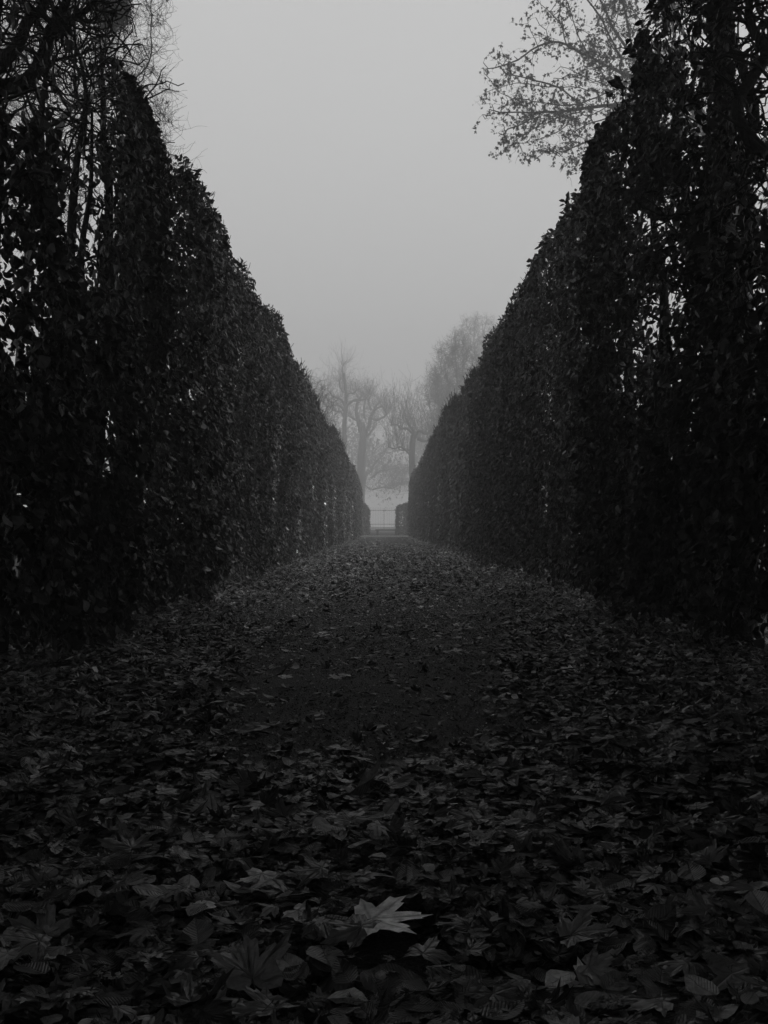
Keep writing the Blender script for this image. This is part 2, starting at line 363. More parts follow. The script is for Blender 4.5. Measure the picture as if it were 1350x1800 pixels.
def hedge(side, label):
    rs = np.random.default_rng(100 + side); xs = (X0[side] + .3) * side
    root = empty('tall_hedge', (xs, 3.0, 0), label, 'hedge', 'tall clipped hedges lining the path')
    F = Acc()
    zones = [(-7, 1.8, 330, .12, 'M'), (1.8, 9.5, 2700, .066, 'H'), (9.5, 22, 1600, .066, 'M'), (22, 44, 560, .095, 'L'), (44, EX, 300, .13, 'L')]
    for (y0, y1, dens, size, lod) in zones:
        n = int((y1 - y0) * 4.5 * dens)
        y = rs.uniform(y0, y1, n); h = rs.uniform(0.02, 4.75, n)
        H = Htop(side, y); back = rs.random(n) < (.26 if lod != 'L' else .18)
        dep = np.where(back, rs.uniform(.1, TH[side], n), rs.exponential(.075, n))
        ok = (h < H) & (rs.random(n) < accept(side, y, h) * np.where(back & (y < 13), np.clip(1.3 - .35 * h, .4, 1), 1.0))
        y, h, H, dep, back = y[ok], h[ok], H[ok], dep[ok], back[ok]
        x = face_x(side, y, h) + dep; f = X0[side] / (X0[side] + dep)
        ok = rs.random(len(y)) < np.where(back, crest(side, y * f, CH + (h - CH) * f), 1)
        y, h, H, dep, back, x = y[ok], h[ok], H[ok], dep[ok], back[ok], x[ok]; n = len(y)
        top = np.clip((h / H - .93) / .07, 0, 1)
        pos = np.stack([x * side, y, h], -1)
        # dead leaves hang down with their faces turned mostly outwards
        fwd = np.stack([-side * np.abs(rs.normal(.15, .3, n)), rs.normal(0, .38, n), -rs.uniform(.35, 1.2, n) + top * 1.2], -1)
        nrm = np.stack([-side * np.ones(n), rs.normal(-.1, .55, n), rs.normal(.25, .45, n)], -1)
        s = size * rs.uniform(.6, 1.3, n) * np.where(rs.random(n) < .05, 1.25, 1)
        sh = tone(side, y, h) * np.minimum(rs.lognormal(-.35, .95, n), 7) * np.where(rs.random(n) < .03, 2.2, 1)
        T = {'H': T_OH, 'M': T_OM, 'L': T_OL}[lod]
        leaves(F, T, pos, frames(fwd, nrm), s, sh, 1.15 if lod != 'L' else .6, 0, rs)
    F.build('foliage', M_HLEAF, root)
    # trunks: every one a part
    tw = []
    ys = np.arange(-6.4, EX - .5, .86); tips = []
    for i, yy in enumerate(ys):
        yy = yy + rs.uniform(-.12, .12); H = float(Htop(side, np.array([yy]))[0]) - .35
        x = X0[side] + .36 + rs.uniform(-.08, .08); r_ = rs.uniform(.045, .075) * (1.0 if yy < 25 else 1.1)
        pts = [[x * side, yy, -.05]]; 
        for q in (.12, .3, .5, .7, .85, 1.0):
            pts.append([(x + rs.normal(0, .05)) * side, yy + rs.normal(0, .07), H * q])
        rad = [r_ * 1.35, r_ * 1.05, r_ * .9, r_ * .75, r_ * .55, r_ * .38, r_ * .2]
        V, Fc = tube(pts, rad, 10 if yy < 16 else 6, .18, i)
        mesh('trunk', V, Fc, M_BARK, root, smooth=True)
        if yy < 18: tw.append((np.array(pts), r_))
    # limbs and twigs of the near plants
    A = Acc(); starts = []; dirs = []; rr = []
    for pts, r_ in tw:
        nb = 16
        for b in range(nb):
            t = rs.uniform(.12, .98); hh = t * pts[-1][2]; i = int(np.searchsorted(pts[:, 2], hh)) - 1; i = max(0, min(i, len(pts) - 2))
            f = (hh - pts[i][2]) / (pts[i + 1][2] - pts[i][2]); p = pts[i] * (1 - f) + pts[i + 1] * f
            starts.append(p); dirs.append([rs.normal(-.25 * side, .5), rs.normal(0, .9), rs.uniform(.1, .9)]); rr.append(r_ * (.42 - .22 * t))
    a, b, ra, rb, nodes = walks(starts, dirs, 9, .10, .30, (0, 0, .03), np.array(rr), np.array(rr) * .35, rs)
    def seg(a, b, ra, rb, k):
        lo = face_x(side, b[:, 1], b[:, 2]) - .05; xx = b[:, 0] * side
        ok = (xx > lo) & (xx < X0[side] + TH[side] + .2) & (b[:, 2] < Htop(side, b[:, 1]) + .03) & (b[:, 2] > .08)
        A.add(*seg_prisms(a[ok], b[ok], ra[ok], rb[ok], k))
    def clampx(Q):   # clipped hedge: nothing reaches out of the hedge body
        h = Q[:, 2]; lo = face_x(side, Q[:, 1], h) - .04; Q = Q.copy()
        ax = np.clip(Q[:, 0] * side, lo, X0[side] + TH[side] + .25); Q[:, 0] = ax * side; return Q
    seg(a, b, ra, rb, 5)
    pts = nodes[:, 2:].reshape(-1, 3)
    idx = rs.integers(0, len(pts), int(len(tw) * 52)); p1 = pts[idx]
    d1 = rs.normal(0, 1, (len(p1), 3)) + np.array([-.35 * side, 0, .35])
    a, b, ra, rb, n1 = walks(p1, d1, 5, .055, .42, (0, 0, .05), .0075, .004, rs)
    seg(a, b, ra, rb, 4)
    pts = n1[:, 1:].reshape(-1, 3); idx = rs.integers(0, len(pts), int(len(tw) * 115)); p2 = pts[idx]
    d2 = rs.normal(0, 1, (len(p2), 3)) + np.array([-.3 * side, 0, .5])
    a, b, ra, rb, n2 = walks(p2, d2, 3, .035, .4, (0, 0, .1), .0042, .002, rs)
    seg(a, b, ra, rb, 3)
    # stubby clipped shoots along the crest and the face
    n = 6000; y = rs.uniform(2, 48, n) ; h = Htop(side, y) - rs.uniform(.0, .3, n)
    x = face_x(side, y, h) + rs.uniform(.0, .35, n)
    p = np.stack([x * side, y, h - .05], -1); d = np.stack([-side * rs.uniform(-.2, .6, n), rs.normal(0, .35, n), rs.uniform(.5, 1.3, n)], -1)
    g = np.clip(y / 14, .8, 2)
    a, b, ra, rb, _ = walks(p, d, 3, rs.uniform(.025, .06, n) * g, .25, (0, 0, .15), .005 * g, .003 * g, rs)
    A.add(*seg_prisms(a, b, ra, rb, 3))
    # long loose runners hanging on the face
    n = 240; y = rs.uniform(3, 16, n); h = rs.uniform(.4, 3.8, n); x = face_x(side, y, h) - .02
    p = np.stack([x * side, y, h], -1); d = np.stack([-side * rs.uniform(0, .3, n), rs.normal(0, 1, n), rs.normal(0, .6, n)], -1)
    a, b, ra, rb, _ = walks(p, d, 10, .035, .35, (0, 0, -.05), .0026, .0012, rs)
    A.add(*seg_prisms(clampx(a), clampx(b), ra, rb, 3))
    A.build('twigs', M_TWIG, root)
    return root
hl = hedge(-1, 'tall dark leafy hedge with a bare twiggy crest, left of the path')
hr = hedge(1, 'tall dark leafy hedge with black trunks at its foot, right of the path')

LT = {}
def limb(root, pts, rad, seed, twigs=40, tsc=1.0):
    r = np.random.default_rng(seed)
    V, F = tube(pts, rad, 12, .16, seed); o = mesh('limb', V, F, M_BARK, root, smooth=True)
    P = np.array(pts); i = r.integers(0, len(P) - 1, twigs); f = r.random((twigs, 1))
    s = P[i] * (1 - f) + P[i + 1] * f
    A = LT.setdefault(root.name, Acc()); a, b, ra, rb, n1 = walks(s, r.normal(0, 1, (twigs, 3)) + np.array([0, 0, .3]), 8, .06 * tsc, .38, (0, 0, .03), .008 * tsc, .004 * tsc, r)
    A.add(*seg_prisms(a, b, ra, rb, 5)); q = n1[:, 1:].reshape(-1, 3); q = q[r.integers(0, len(q), twigs * 3)]
    a, b, ra, rb, _ = walks(q, r.normal(0, 1, q.shape) + np.array([0, 0, .3]), 4, .035 * tsc, .45, (0, 0, .05), .0045 * tsc, .0018 * tsc, r)
    A.add(*seg_prisms(a, b, ra, rb, 4))
pp = lambda l, z: [P3(x, y, z + i * .06) for i, (x, y) in enumerate(l)]
limb(hl, pp([(-100, 800), (-110, 400), (-90, 190), (-40, 140), (0, 103), (28, 72), (44, 32), (72, 5), (90, -40)], 5.7), [.09, .08, .07, .055, .044, .038, .033, .028, .02], 1)
limb(hl, pp([(-60, 800), (-110, 440), (-90, 230), (-40, 160), (5, 149), (42, 138), (64, 112), (78, 78), (84, 50), (110, 5), (120, -40)], 5.6), [.09, .08, .07, .055, .048, .045, .042, .038, .036, .026, .02], 2)
limb(hl, pp([(84, 55), (100, 35), (118, 28), (150, 10), (170, -20)], 6.0), [.03, .03, .022, .018, .01], 3)
limb(hl, pp([(150, 1160), (170, 800), (185, 500), (190, 330), (180, 240), (178, 170), (176, 110), (172, 60)], 7.6), [.06, .05, .04, .03, .024, .019, .014, .008], 4, 50)
limb(hl, pp([(60, 1190), (110, 800), (120, 480), (130, 300), (145, 210), (148, 160), (140, 110), (128, 70)], 6.9), [.06, .05, .036, .026, .02, .016, .012, .008], 5, 40)
limb(hl, pp([(215, 1110), (225, 700), (230, 450), (232, 290), (238, 230), (240, 185), (246, 150)], 8.5), [.05, .045, .035, .02, .018, .012, .007], 6, 40)
limb(hr, pp([(1300, 1250), (1310, 900), (1300, 700), (1290, 560), (1322, 420), (1305, 300), (1330, 200), (1310, 120), (1290, 60), (1270, -30)], 6.2), [.09, .08, .07, .06, .05, .042, .035, .03, .024, .02], 7, 60)
limb(hr, pp([(1250, 1180), (1262, 900), (1262, 640), (1255, 520), (1235, 420), (1250, 300), (1285, 190), (1262, 90), (1275, 10), (1265, -40)], 6.6), [.075, .065, .055, .05, .042, .034, .028, .022, .018, .012], 8, 60)
limb(hr, pp([(1420, 900), (1400, 500), (1390, 300), (1330, 250), (1300, 180), (1350, 90), (1320, 30), (1330, -40)], 5.6), [.08, .06, .05, .04, .034, .03, .025, .02], 9, 50)
limb(hr, pp([(1410, 800), (1400, 520), (1340, 470), (1290, 440), (1260, 400), (1230, 395)], 5.9), [.05, .04, .034, .025, .018, .01], 10, 40)

for h_ in (hl, hr): LT[h_.name].build('twigs', M_TWIG, h_)

# the lower narrow hedges that close in beyond the kerb
def low_hedge(x0, x1, y0, y1, H, label, seed):
    rs = np.random.default_rng(seed); root = empty('clipped_hedge', ((x0 + x1) / 2, y0, 0), label, 'hedge')
    F = Acc(); n = 9000
    u = rs.random(n); v_ = rs.random(n); fac = rs.integers(0, 4, n)
    hh = H * (1 - .12 * vnoise(u * 3, v_ * 2, seed))
    x = np.where(fac == 0, x0, np.where(fac == 1, x1, x0 + (x1 - x0) * u)); y = np.where(fac < 2, y0 + (y1 - y0) * u, np.where(fac == 2, y0, y0 + (y1 - y0) * v_))
    z = np.where(fac == 3, hh, v_ * hh); e = np.clip((z / H - .8) / .2, 0, 1) ** 2 * .3
    x = x + np.sign((x0 + x1) / 2 - x) * e
    pos = np.stack([x, y, z], -1) + rs.normal(0, .06, (n, 3))
    leaves(F, T_OL, pos, frames(rs.normal(0, .5, (n, 3)) + np.array([0, 0, -.6]), rs.normal(0, 1, (n, 3))), rs.uniform(.12, .2, n), rs.lognormal(0, .3, n), .5, 0, rs)
    F.build('foliage', M_HLEAF, root)
    V, Fc = tube([[(x0 + x1) / 2, (y0 + y1) / 2, -.02], [(x0 + x1) / 2, (y0 + y1) / 2, 1], [(x0 + x1) / 2 + .1, (y0 + y1) / 2, H - .4]], [.12, .1, .05], 8); mesh('trunk', V, Fc, M_BARK, root)
low_hedge(1.26, 3.0, 90, 97, 2.9, 'low round-shouldered hedge past the end of the right tall hedge', 5)
low_hedge(-3.2, -1.5, 89, 96, 2.8, 'low hedge block past the end of the left tall hedge', 6)

# ------------------------------------------------------------------ gate and steps at the end
gy = 125.0; g = empty('iron_gate', (0, gy, 0), 'tall double gate of thin bars closing the far end of the path', 'gate')
def gx(px): return (px - HX) / FPX * gy
def gz(py): return CH + (HY - py) / FPX * gy
xa, xb = gx(640), gx(712)
for x in (xa, xb):
    V, F = box(x - .16, x + .16, gy - .16, gy + .16, 0, gz(888)); A = Acc(); A.add(V, F); V, F = box(x - .22, x + .22, gy - .22, gy + .22, gz(888), gz(884)); A.add(V, F); A.build('gate_pillar', M_STONE, g)
for (l, r_) in ((xa + .18, gx(675) - .04), (gx(675) + .04, xb - .18)):
    A = Acc()
    for z_ in (.25, 1.05, gz(897)): A.add(*box(l, r_, gy - .025, gy + .025, z_ - .03, z_ + .03))
    A.add(*box(l - .03, l, gy - .03, gy + .03, .1, gz(893))); A.add(*box(r_, r_ + .03, gy - .03, gy + .03, .1, gz(893)))
    n = 11
    for i in range(1, n):
        x = l + (r_ - l) * i / n; A.add(*box(x - .009, x + .009, gy - .009, gy + .009, .12, gz(893) + .12 * math.sin(math.pi * i / n)))
    leaf = A.build('gate_leaf', M_IRON, g)
for i, (y_, z_, x_) in enumerate(((90.0, .16, 1.7), (90.45, .32, 1.7), (90.9, .48, 1.7))):
    pass
b_ = empty('stone_bench', (0.25, 88.5, 0), 'low long stone bench across the path in front of the gate', 'bench')
V, F = box(-.75, 1.25, 88.3, 88.75, .42, .52); mesh('seat', V, F, M_STONE, b_)
for x in (-.6, 1.05): V, F = box(x - .07, x + .12, 88.36, 88.69, 0, .42); mesh('leg', V, F, M_STONE, b_)

# ------------------------------------------------------------------ trees
def colonise(attr, seed_pts, D, infl, kill, iters, seed=0, maxn=9000):
    """space colonisation: returns nodes, parents"""
    r = np.random.default_rng(seed)
    nodes = [np.array(p, float) for p in seed_pts]; par = [i - 1 for i in range(len(nodes))]
    at = np.array(attr, float); nd_ = np.full(len(at), 1e9); ni = np.zeros(len(at), int)
    def upd(i0):
        for i in range(i0, len(nodes)):
            d = np.linalg.norm(at - nodes[i], axis=1); c = d < nd_; nd_[c] = d[c]; ni[c] = i
    upd(0)
    for it in range(iters):
        m = nd_ < infl
        if not m.any():
            m = nd_ < nd_.min() + D * 2
        i0 = len(nodes); uq = np.unique(ni[m])
        for u in uq:
            sel = m & (ni == u); d = unit((unit(at[sel] - nodes[u])).sum(0) + r.normal(0, .25, 3))
            nodes.append(nodes[u] + d * D); par.append(u)
        upd(i0)
        kp = nd_ > kill; at = at[kp]; nd_ = nd_[kp]; ni = ni[kp]
        if len(at) == 0 or len(nodes) > maxn: break
    return np.array(nodes), np.array(par)
def pipe(nodes, par, tip, e=2.3):
    n = len(nodes); s = np.zeros(n); ch = np.zeros(n, int)
    for i in range(n - 1, -1, -1):
        if ch[i] == 0: s[i] = tip ** e
        if par[i] >= 0: s[par[i]] += s[i]; ch[par[i]] += 1
    return s ** (1 / e), ch
def grown_tree(name, label, cat, base, trunkpts, attr, D, infl, kill, iters, tip, seed, twn=0, twlen=.3, twr=.006, twtrop=(0, 0, 0), leafn=0, leafs=.08, group=None, e=2.1, extra=None):
    r = np.random.default_rng(seed); root = empty(name, base, label, cat, group)
    nodes, par = colonise(attr, trunkpts, D, infl, kill, iters, seed)
    rad, ch = pipe(nodes, par, tip, e); nt_ = len(trunkpts)
    V, F = tube(nodes[:nt_], np.maximum(rad[:nt_], tip) * np.linspace(1.15, 1, nt_), 12, .12, seed); mesh('trunk', V, F, M_BARK, root, smooth=True)
    idx = np.arange(nt_, len(nodes)); A = Acc()
    rp = np.minimum(rad[par[idx]], rad[idx] * 1.35); sides = 5
    A.add(*seg_prisms(nodes[par[idx]], nodes[idx], rp, rad[idx], sides))
    n1 = nodes[idx][rad[idx] < tip * 4]
    if twn:
        s = n1[r.integers(0, len(n1), twn)]
        a, b, ra, rb, tn = walks(s, r.normal(0, 1, s.shape) + np.array([0, 0, .2]), 5, twlen / 5, .3, twtrop, twr, twr * .5, r)
        A.add(*seg_prisms(a, b, ra, rb, 3)); q = tn[:, 1:].reshape(-1, 3); s = q[r.integers(0, len(q), twn * 2)]
        a, b, ra, rb, tn2 = walks(s, r.normal(0, 1, s.shape) + np.array([0, 0, .2]), 3, twlen / 7, .3, twtrop, twr * .6, twr * .35, r)
        A.add(*seg_prisms(a, b, ra, rb, 3)); tips = np.vstack([q, tn2[:, 1:].reshape(-1, 3)])
    else: tips = n1
    A.build('crown', M_TWIG, root)
    if leafn:
        Lf = Acc(); s = tips[r.integers(0, len(tips), leafn)]
        fwd = r.normal(0, .6, s.shape) + np.array([0, 0, -.7])
        leaves(Lf, T_ML, s, frames(fwd, r.normal(0, 1, s.shape)), leafs * r.uniform(.5, 1.3, leafn), r.lognormal(0, .3, leafn), .9, 0, r)
        Lf.build('foliage', M_TLEAF, root)
    if extra: extra(root)
    return root
def blob(rs, n, c, s):
    u = unit(rs.normal(0, 1, (n, 3))) * (rs.random((n, 1)) ** (1 / 2.4)); return np.array(c) + u * np.array(s)

# right: big leafy tree leaning over the right hedge
def blb(rs, n, c, q): return blob(rs, n, c, tuple(v_ * 34 / 24 for v_ in q))
rs = np.random.default_rng(31); z = 34.0
at = np.vstack([blb(rs, 420, P3(980, 190, z), (1.75, 1.6, 1.7)), blb(rs, 520, P3(1110, 90, z + .5), (1.7, 2, 1.9)), blb(rs, 90, P3(900, 150, z), (.75, .8, .9)),
                blb(rs, 160, P3(1000, -30, z), (1.6, 1.5, 1.1)), blb(rs, 90, P3(960, 235, z), (1.0, .8, 1.0)), blb(rs, 420, P3(1290, 200, z + 1), (2.2, 2.5, 3.6)), blb(rs, 500, P3(1200, -120, z), (3.5, 3, 2.5))])
cc = at[rs.integers(0, len(at), 150)]; at = np.vstack([at[::5], cc[rs.integers(0, 150, 1900)] + rs.normal(0, .34, (1900, 3))]); tb = P3(1330, 925, z + 1.5); tb[2] = 0
tp = [tb, tb + [0, 0, 3], tb + [-.1, -.1, 6], P3(1290, 330, z + 1), P3(1230, 190, z + .6)]
grown_tree('leafy_tree', 'tall tree with small ragged leaves reaching over the right hedge', 'tree', tb, tp, at, .28, 1.9, .45, 90, .012, 3, 3000, .5, .006, (0, 0, -.12), 15000, .135)

# left: bare fine-twigged tree
rs = np.random.default_rng(32); z = 20.0
at = np.vstack([blob(rs, 600, P3(120, 60, z), (2.1, 1.6, 2.4)), blob(rs, 220, P3(215, 130, z), (.95, .9, 1.3)), blob(rs, 150, P3(255, 235, z), (.75, .8, .9)), blob(rs, 120, P3(285, 290, z), (.6, .6, .6)), blob(rs, 300, P3(40, -60, z), (3, 2, 2)), blob(rs, 300, P3(30, 260, z), (2, 1.5, 2.2))])
tb = P3(20, 925, z + 1); tb[2] = 0
tp = [tb, tb + [.05, 0, 2.5], tb + [.2, 0, 5], P3(60, 350, z), P3(110, 200, z)]
def clump(root):
    r = np.random.default_rng(8); Lf = Acc(); n = 5200
    s = np.vstack([blob(r, n // 2, P3(192, 5, 20), (.42, .4, .5)), blob(r, n // 2, P3(170, -30, 20), (.55, .45, .4))])
    leaves(Lf, T_OM, s, frames(r.normal(0, 1, s.shape), r.normal(0, 1, s.shape)), r.uniform(.05, .1, len(s)), r.lognormal(0, .3, len(s)), .5, 0, r); Lf.build('ivy_clump', M_TLEAF, root)
grown_tree('bare_tree', 'bare fine-twigged tree with a dark leafy clump above the left hedge', 'tree', tb, tp, at, .2, 1.2, .3, 90, .005, 4, 5200, .55, .0045, (0, 0, .02), 500, .08, extra=clump)

# far domed tree
rs = np.random.default_rng(33); z = 165.0
at = np.vstack([blob(rs, 900, P3(838, 600, z), (4.7, 4, 4.6)), blob(rs, 300, P3(860, 660, z), (5.5, 4, 4)), blob(rs, 120, P3(800, 640, z), (2.5, 2, 2.5))])
tb = P3(850, 925, z); tb[2] = 0
grown_tree('domed_tree', 'faint domed bare tree highest in the fog above the right hedge', 'tree', tb, [tb, tb + [0, 0, 8], tb + [.5, 0, 15], P3(846, 700, z)], at, .55, 4, .9, 60, .03, 5, 2200, 1.5, .022, (0, 0, 0), 0)
# thin-stemmed trees between
rs = np.random.default_rng(34)
for i, (px, pt, z, lab) in enumerate(((800, 590, 112, 'feathery thin tree in fog just left of the right hedge crest, below the domed tree'), (770, 640, 118, 'slimmer feathery tree between the pollard shoots and the domed tree'))):
    wv = 2.6 - i * .8; at = np.vstack([blob(rs, 420, P3(px, pt + 45, z), (wv, 2, 3.2)), blob(rs, 300, P3(px + 8, pt + 95, z), (wv * 1.1, 2, 3))])
    tb = P3(px + 4, 925, z); tb[2] = 0
    grown_tree('thin_tree', lab, 'tree', tb, [tb, tb + [0, 0, 6], P3(px + 2, 780, z), P3(px, pt + 130, z)], at, .45, 3, .8, 60, .02, 40 + i, 1500, 1.2, .016, (0, 0, .12), 0, group='thin trees in the fog')

# pollards: trunk, gnarled arms, whip shoots
def pollard(label, z, trunk, arms, shoots, seed, rt=.5, up=.25, slen=2.2, srad=.03, fill=None, name='pollard_tree'):
    r = np.random.default_rng(seed)
    T = [P3(x, y, z) for x, y in trunk]; base = T[0].copy(); base[2] = 0; T[0] = base
    root = empty(name, base, label, 'tree', 'pollarded trees beyond the hedges')
    V, F = tube(T, [rt * 1.2] + [rt * (1 - .6 * i / len(T)) for i in range(1, len(T))], 14, .22, seed); mesh('trunk', V, F, M_BARK, root, smooth=True)
    A = Acc(); src = [np.array(T[-1])]
    for a in arms:
        pts = []; dz = r.normal(0, .25)
        for i, (x, y) in enumerate(a[:-1]): pts.append(P3(x + r.normal(0, .6), y + r.normal(0, .6), z + dz * i))
        V, F = tube(pts, [a[-1] * (1 - .6 * i / (len(pts) - 1)) for i in range(len(pts))], 8, .3, seed + len(pts)); A.add(V, F)
        Q = np.array(pts)
        for _ in range(shoots): 
            i = r.integers(0, len(Q) - 1); f = r.random() ; src.append(Q[i] * (1 - f) + Q[i + 1] * f)
        for _ in range(shoots // 2): src.append(Q[-1] + r.normal(0, .12, 3))
    A.build('limbs', M_BARK, root)
    s = np.array(src); B = Acc()
    d = r.normal(0, .55, s.shape) * [1, .6, .6] + np.array([0, 0, up])
    ln = slen * r.uniform(.4, 1.15, len(s))
    a, b, ra, rb, nn = walks(s, d, 7, ln / 7, .13, (0, 0, .12), srad, srad * .4, r); B.add(*seg_prisms(a, b, ra, rb, 3))
    q = nn[:, 1:].reshape(-1, 3); q = q[r.integers(0, len(q), len(s) * 4)]
    a, b, ra, rb, _ = walks(q, r.normal(0, .7, q.shape) + [0, 0, .5], 3, slen * .1, .2, (0, 0, .1), srad * .5, srad * .3, r); B.add(*seg_prisms(a, b, ra, rb, 3))
    B.build('shoots', M_TWIG, root)
    return root
pollard('slender gnarled pollard with a pointed leader, left in the fog', 150,
        [(604, 950), (606, 850), (605, 760), (607, 720), (608, 690), (604, 655)],
        [[(606, 712), (598, 702), (588, 698), (580, 692), (577, 685), .22], [(606, 722), (596, 714), (586, 712), (575, 714), (568, 704), .2], [(607, 716), (618, 706), (630, 702), (644, 700), (650, 692), .24],
         [(606, 735), (600, 724), (594, 722), (586, 721), .16], [(607, 700), (614, 692), (622, 690), (628, 684), .16], [(605, 690), (598, 680), (595, 668), .13], [(603, 770), (592, 757), (584, 745), (572, 740), (566, 741), .16], [(608, 690), (604, 670), (601, 650), (603, 640), .14]],
        34, 51, .42, .4, 3.6, .020)
pollard('stout forked pollard with a thick head, centre of the fog', 165,
        [(632, 955), (633, 860), (637, 790), (638, 760), (636, 742)],
        [[(634, 760), (630, 740), (626, 725), (628, 708), (634, 697), .42], [(640, 765), (648, 748), (650, 735), (656, 725), (662, 712), (670, 704), .42], [(650, 735), (662, 737), (672, 735), (680, 728), (684, 720), .2], [(655, 725), (664, 716), (674, 715), (676, 722), .17],
         [(634, 742), (620, 735), (612, 730), .25], [(640, 770), (652, 760), (660, 750), .2], [(652, 720), (648, 705), (652, 695), .2], [(642, 735), (640, 716), (644, 700), .22]],
        38, 52, .85, .4, 3.4, .022)
pollard('broken pollard with long upright whips, at the right hedge end', 130,
        [(732, 955), (728, 870), (724, 800), (728, 760)],
        [[(730, 765), (716, 754), (704, 752), (698, 746), (686, 747), .2], [(728, 770), (738, 758), (750, 762), (760, 752), .3], [(722, 800), (706, 786), (694, 788), (682, 785), .16], [(728, 760), (722, 750), (716, 744), .2], [(732, 770), (748, 775), (762, 770), .25], [(724, 790), (714, 792), (702, 790), (697, 776), .15]],
        24, 53, .6, 1.5, 6.0, .024)
pollard('dim pollard with spreading low arms, behind the forked one', 190,
        [(630, 950), (632, 880), (645, 830)],
        [[(652, 840), (668, 828), (680, 826), (700, 822), .18], [(650, 835), (636, 826), (620, 822), (606, 820), .18], [(652, 830), (660, 812), (672, 800), (680, 790), .2], [(655, 860), (672, 855), (690, 858), (706, 850), .14], [(652, 862), (640, 852), (624, 850), .14]],
        50, 54, .5, -.1, 5, .02)
pollard('dim pollard with drooping arms, behind the gate on the right', 195,
        [(742, 950), (738, 880), (732, 825)],
        [[(732, 830), (716, 822), (704, 828), (696, 840), .2], [(732, 830), (746, 815), (756, 800), .22], [(734, 850), (718, 846), (700, 850), (686, 853), .14]],
        50, 55, .5, -.1, 5, .02)
rs = np.random.default_rng(61); A = Acc(); n = 60000
x = rs.uniform(-80, 80, n); y = rs.uniform(200, 228, n); ht = 16.5 + 5 * (vnoise(x * .12, y * .05, 62) - .5)
z_ = ht + rs.normal(0, 3.6, n); ok = rs.random(n) < np.clip(1.6 * vnoise(x * .25 + 7, z_ * .2, 64) - .25, .1, 1); x, y, z_ = x[ok], y[ok], z_[ok]; n = len(x); nz = rs.normal(0, 1, (n, 3))
leaves(A, T_OL, np.stack([x, y, z_], -1), frames(rs.normal(0, .5, (n, 3)) + [0, 0, 1], nz), rs.uniform(.25, .9, n), rs.lognormal(0, .3, n), .5, 0, rs)
m = 40; x = rs.uniform(-80, 80, m); y = rs.uniform(200, 228, m); P0 = np.stack([x, y, 0 * x], -1)
A.add(*seg_prisms(P0, P0 + np.stack([rs.normal(0, .8, m), 0 * x, rs.uniform(12, 18, m)], -1), np.full(m, .09), np.full(m, .04), 4))
tag(A.build('distant_wood', M_TLEAF), 'dim mass of distant woodland behind the gate, almost lost in fog', 'wood', kind='stuff')
rs = np.random.default_rng(36); z = 70.0
at = blob(rs, 500, P3(545, 720, z), (1.9, 1.6, 2.4)); tb = P3(530, 925, z); tb[2] = 0
grown_tree('bare_shrub_tree', 'small bare tree showing faint twigs over the left hedge far off', 'tree', tb, [tb, tb + [0, 0, 3], P3(540, 790, z)], at, .3, 2, .5, 60, .012, 60, 900, .9, .01, (0, 0, .1), 0)

# two unseen trees added beside and behind the camera to shade the near avenue
def shade_tree(bx, by, y0, y1, label, seed, n=34000):
    rs = np.random.default_rng(seed); ev = empty('added_shade_tree', (bx, by, 0), label, 'tree'); cy = (y0 + y1) / 2
    low = lambda y: np.maximum(5.4, CH + .54 * y + 1.2)
    top = [bx * .55, cy * .5 + by * .5, 12.5]
    P = np.array([[bx, by, -.1], [bx, by, 3], [bx * .93, by * .9 + cy * .1, 6.5], [bx * .8, by * .7 + cy * .3, 9.5], top])
    V, F = tube(P, [.5, .42, .36, .28, .1], 14, .15, seed); mesh('trunk', V, F, M_BARK, ev, smooth=True)
    A = Acc()
    for i in range(34):
        t = rs.uniform(.35, .95); k = t * 4; a = int(min(k, 3)); p = P[a] * (1 - k + a) + P[a + 1] * (k - a)
        y = rs.uniform(y0 + .5, y1 - .5); q = np.array([rs.uniform(-8, 8), y, rs.uniform(low(y) + .5, 12.5)])
        if p[2] < low(p[1]): p[2] = low(p[1]) if abs(p[0]) < 3 else p[2]
        V, F = tube([p, p * .6 + q * .4 + [0, 0, .8], q], [.13, .08, .02], 7, .15, i); A.add(V, F)
    A.build('limbs', M_BARK, ev)
    A = Acc(); c = np.stack([rs.uniform(-9, 9, 520), rs.uniform(y0, y1, 520), rs.uniform(5.4, 13, 520)], -1)
    pz = c[rs.integers(0, 520, n)] + rs.normal(0, .55, (n, 3)); pz = pz[(pz[:, 1] < y1) & (pz[:, 2] > low(pz[:, 1]))]; m = len(pz)
    leaves(A, T_OM, pz, frames(rs.normal(0, 1, pz.shape), rs.normal(0, .6, pz.shape) + [0, 0, 1]), rs.uniform(.2, .36, m), rs.lognormal(0, .3, m), .5, 0, rs)
    A.build('crown', M_TLEAF, ev)
shade_tree(-4.2, -6.5, -14, 0, 'unseen tree added behind the near end of the left hedge to block sky light', 44)
shade_tree(5.4, 3.2, -.5, 11.5, 'unseen tree added high over the near right hedge to block sky light', 45)

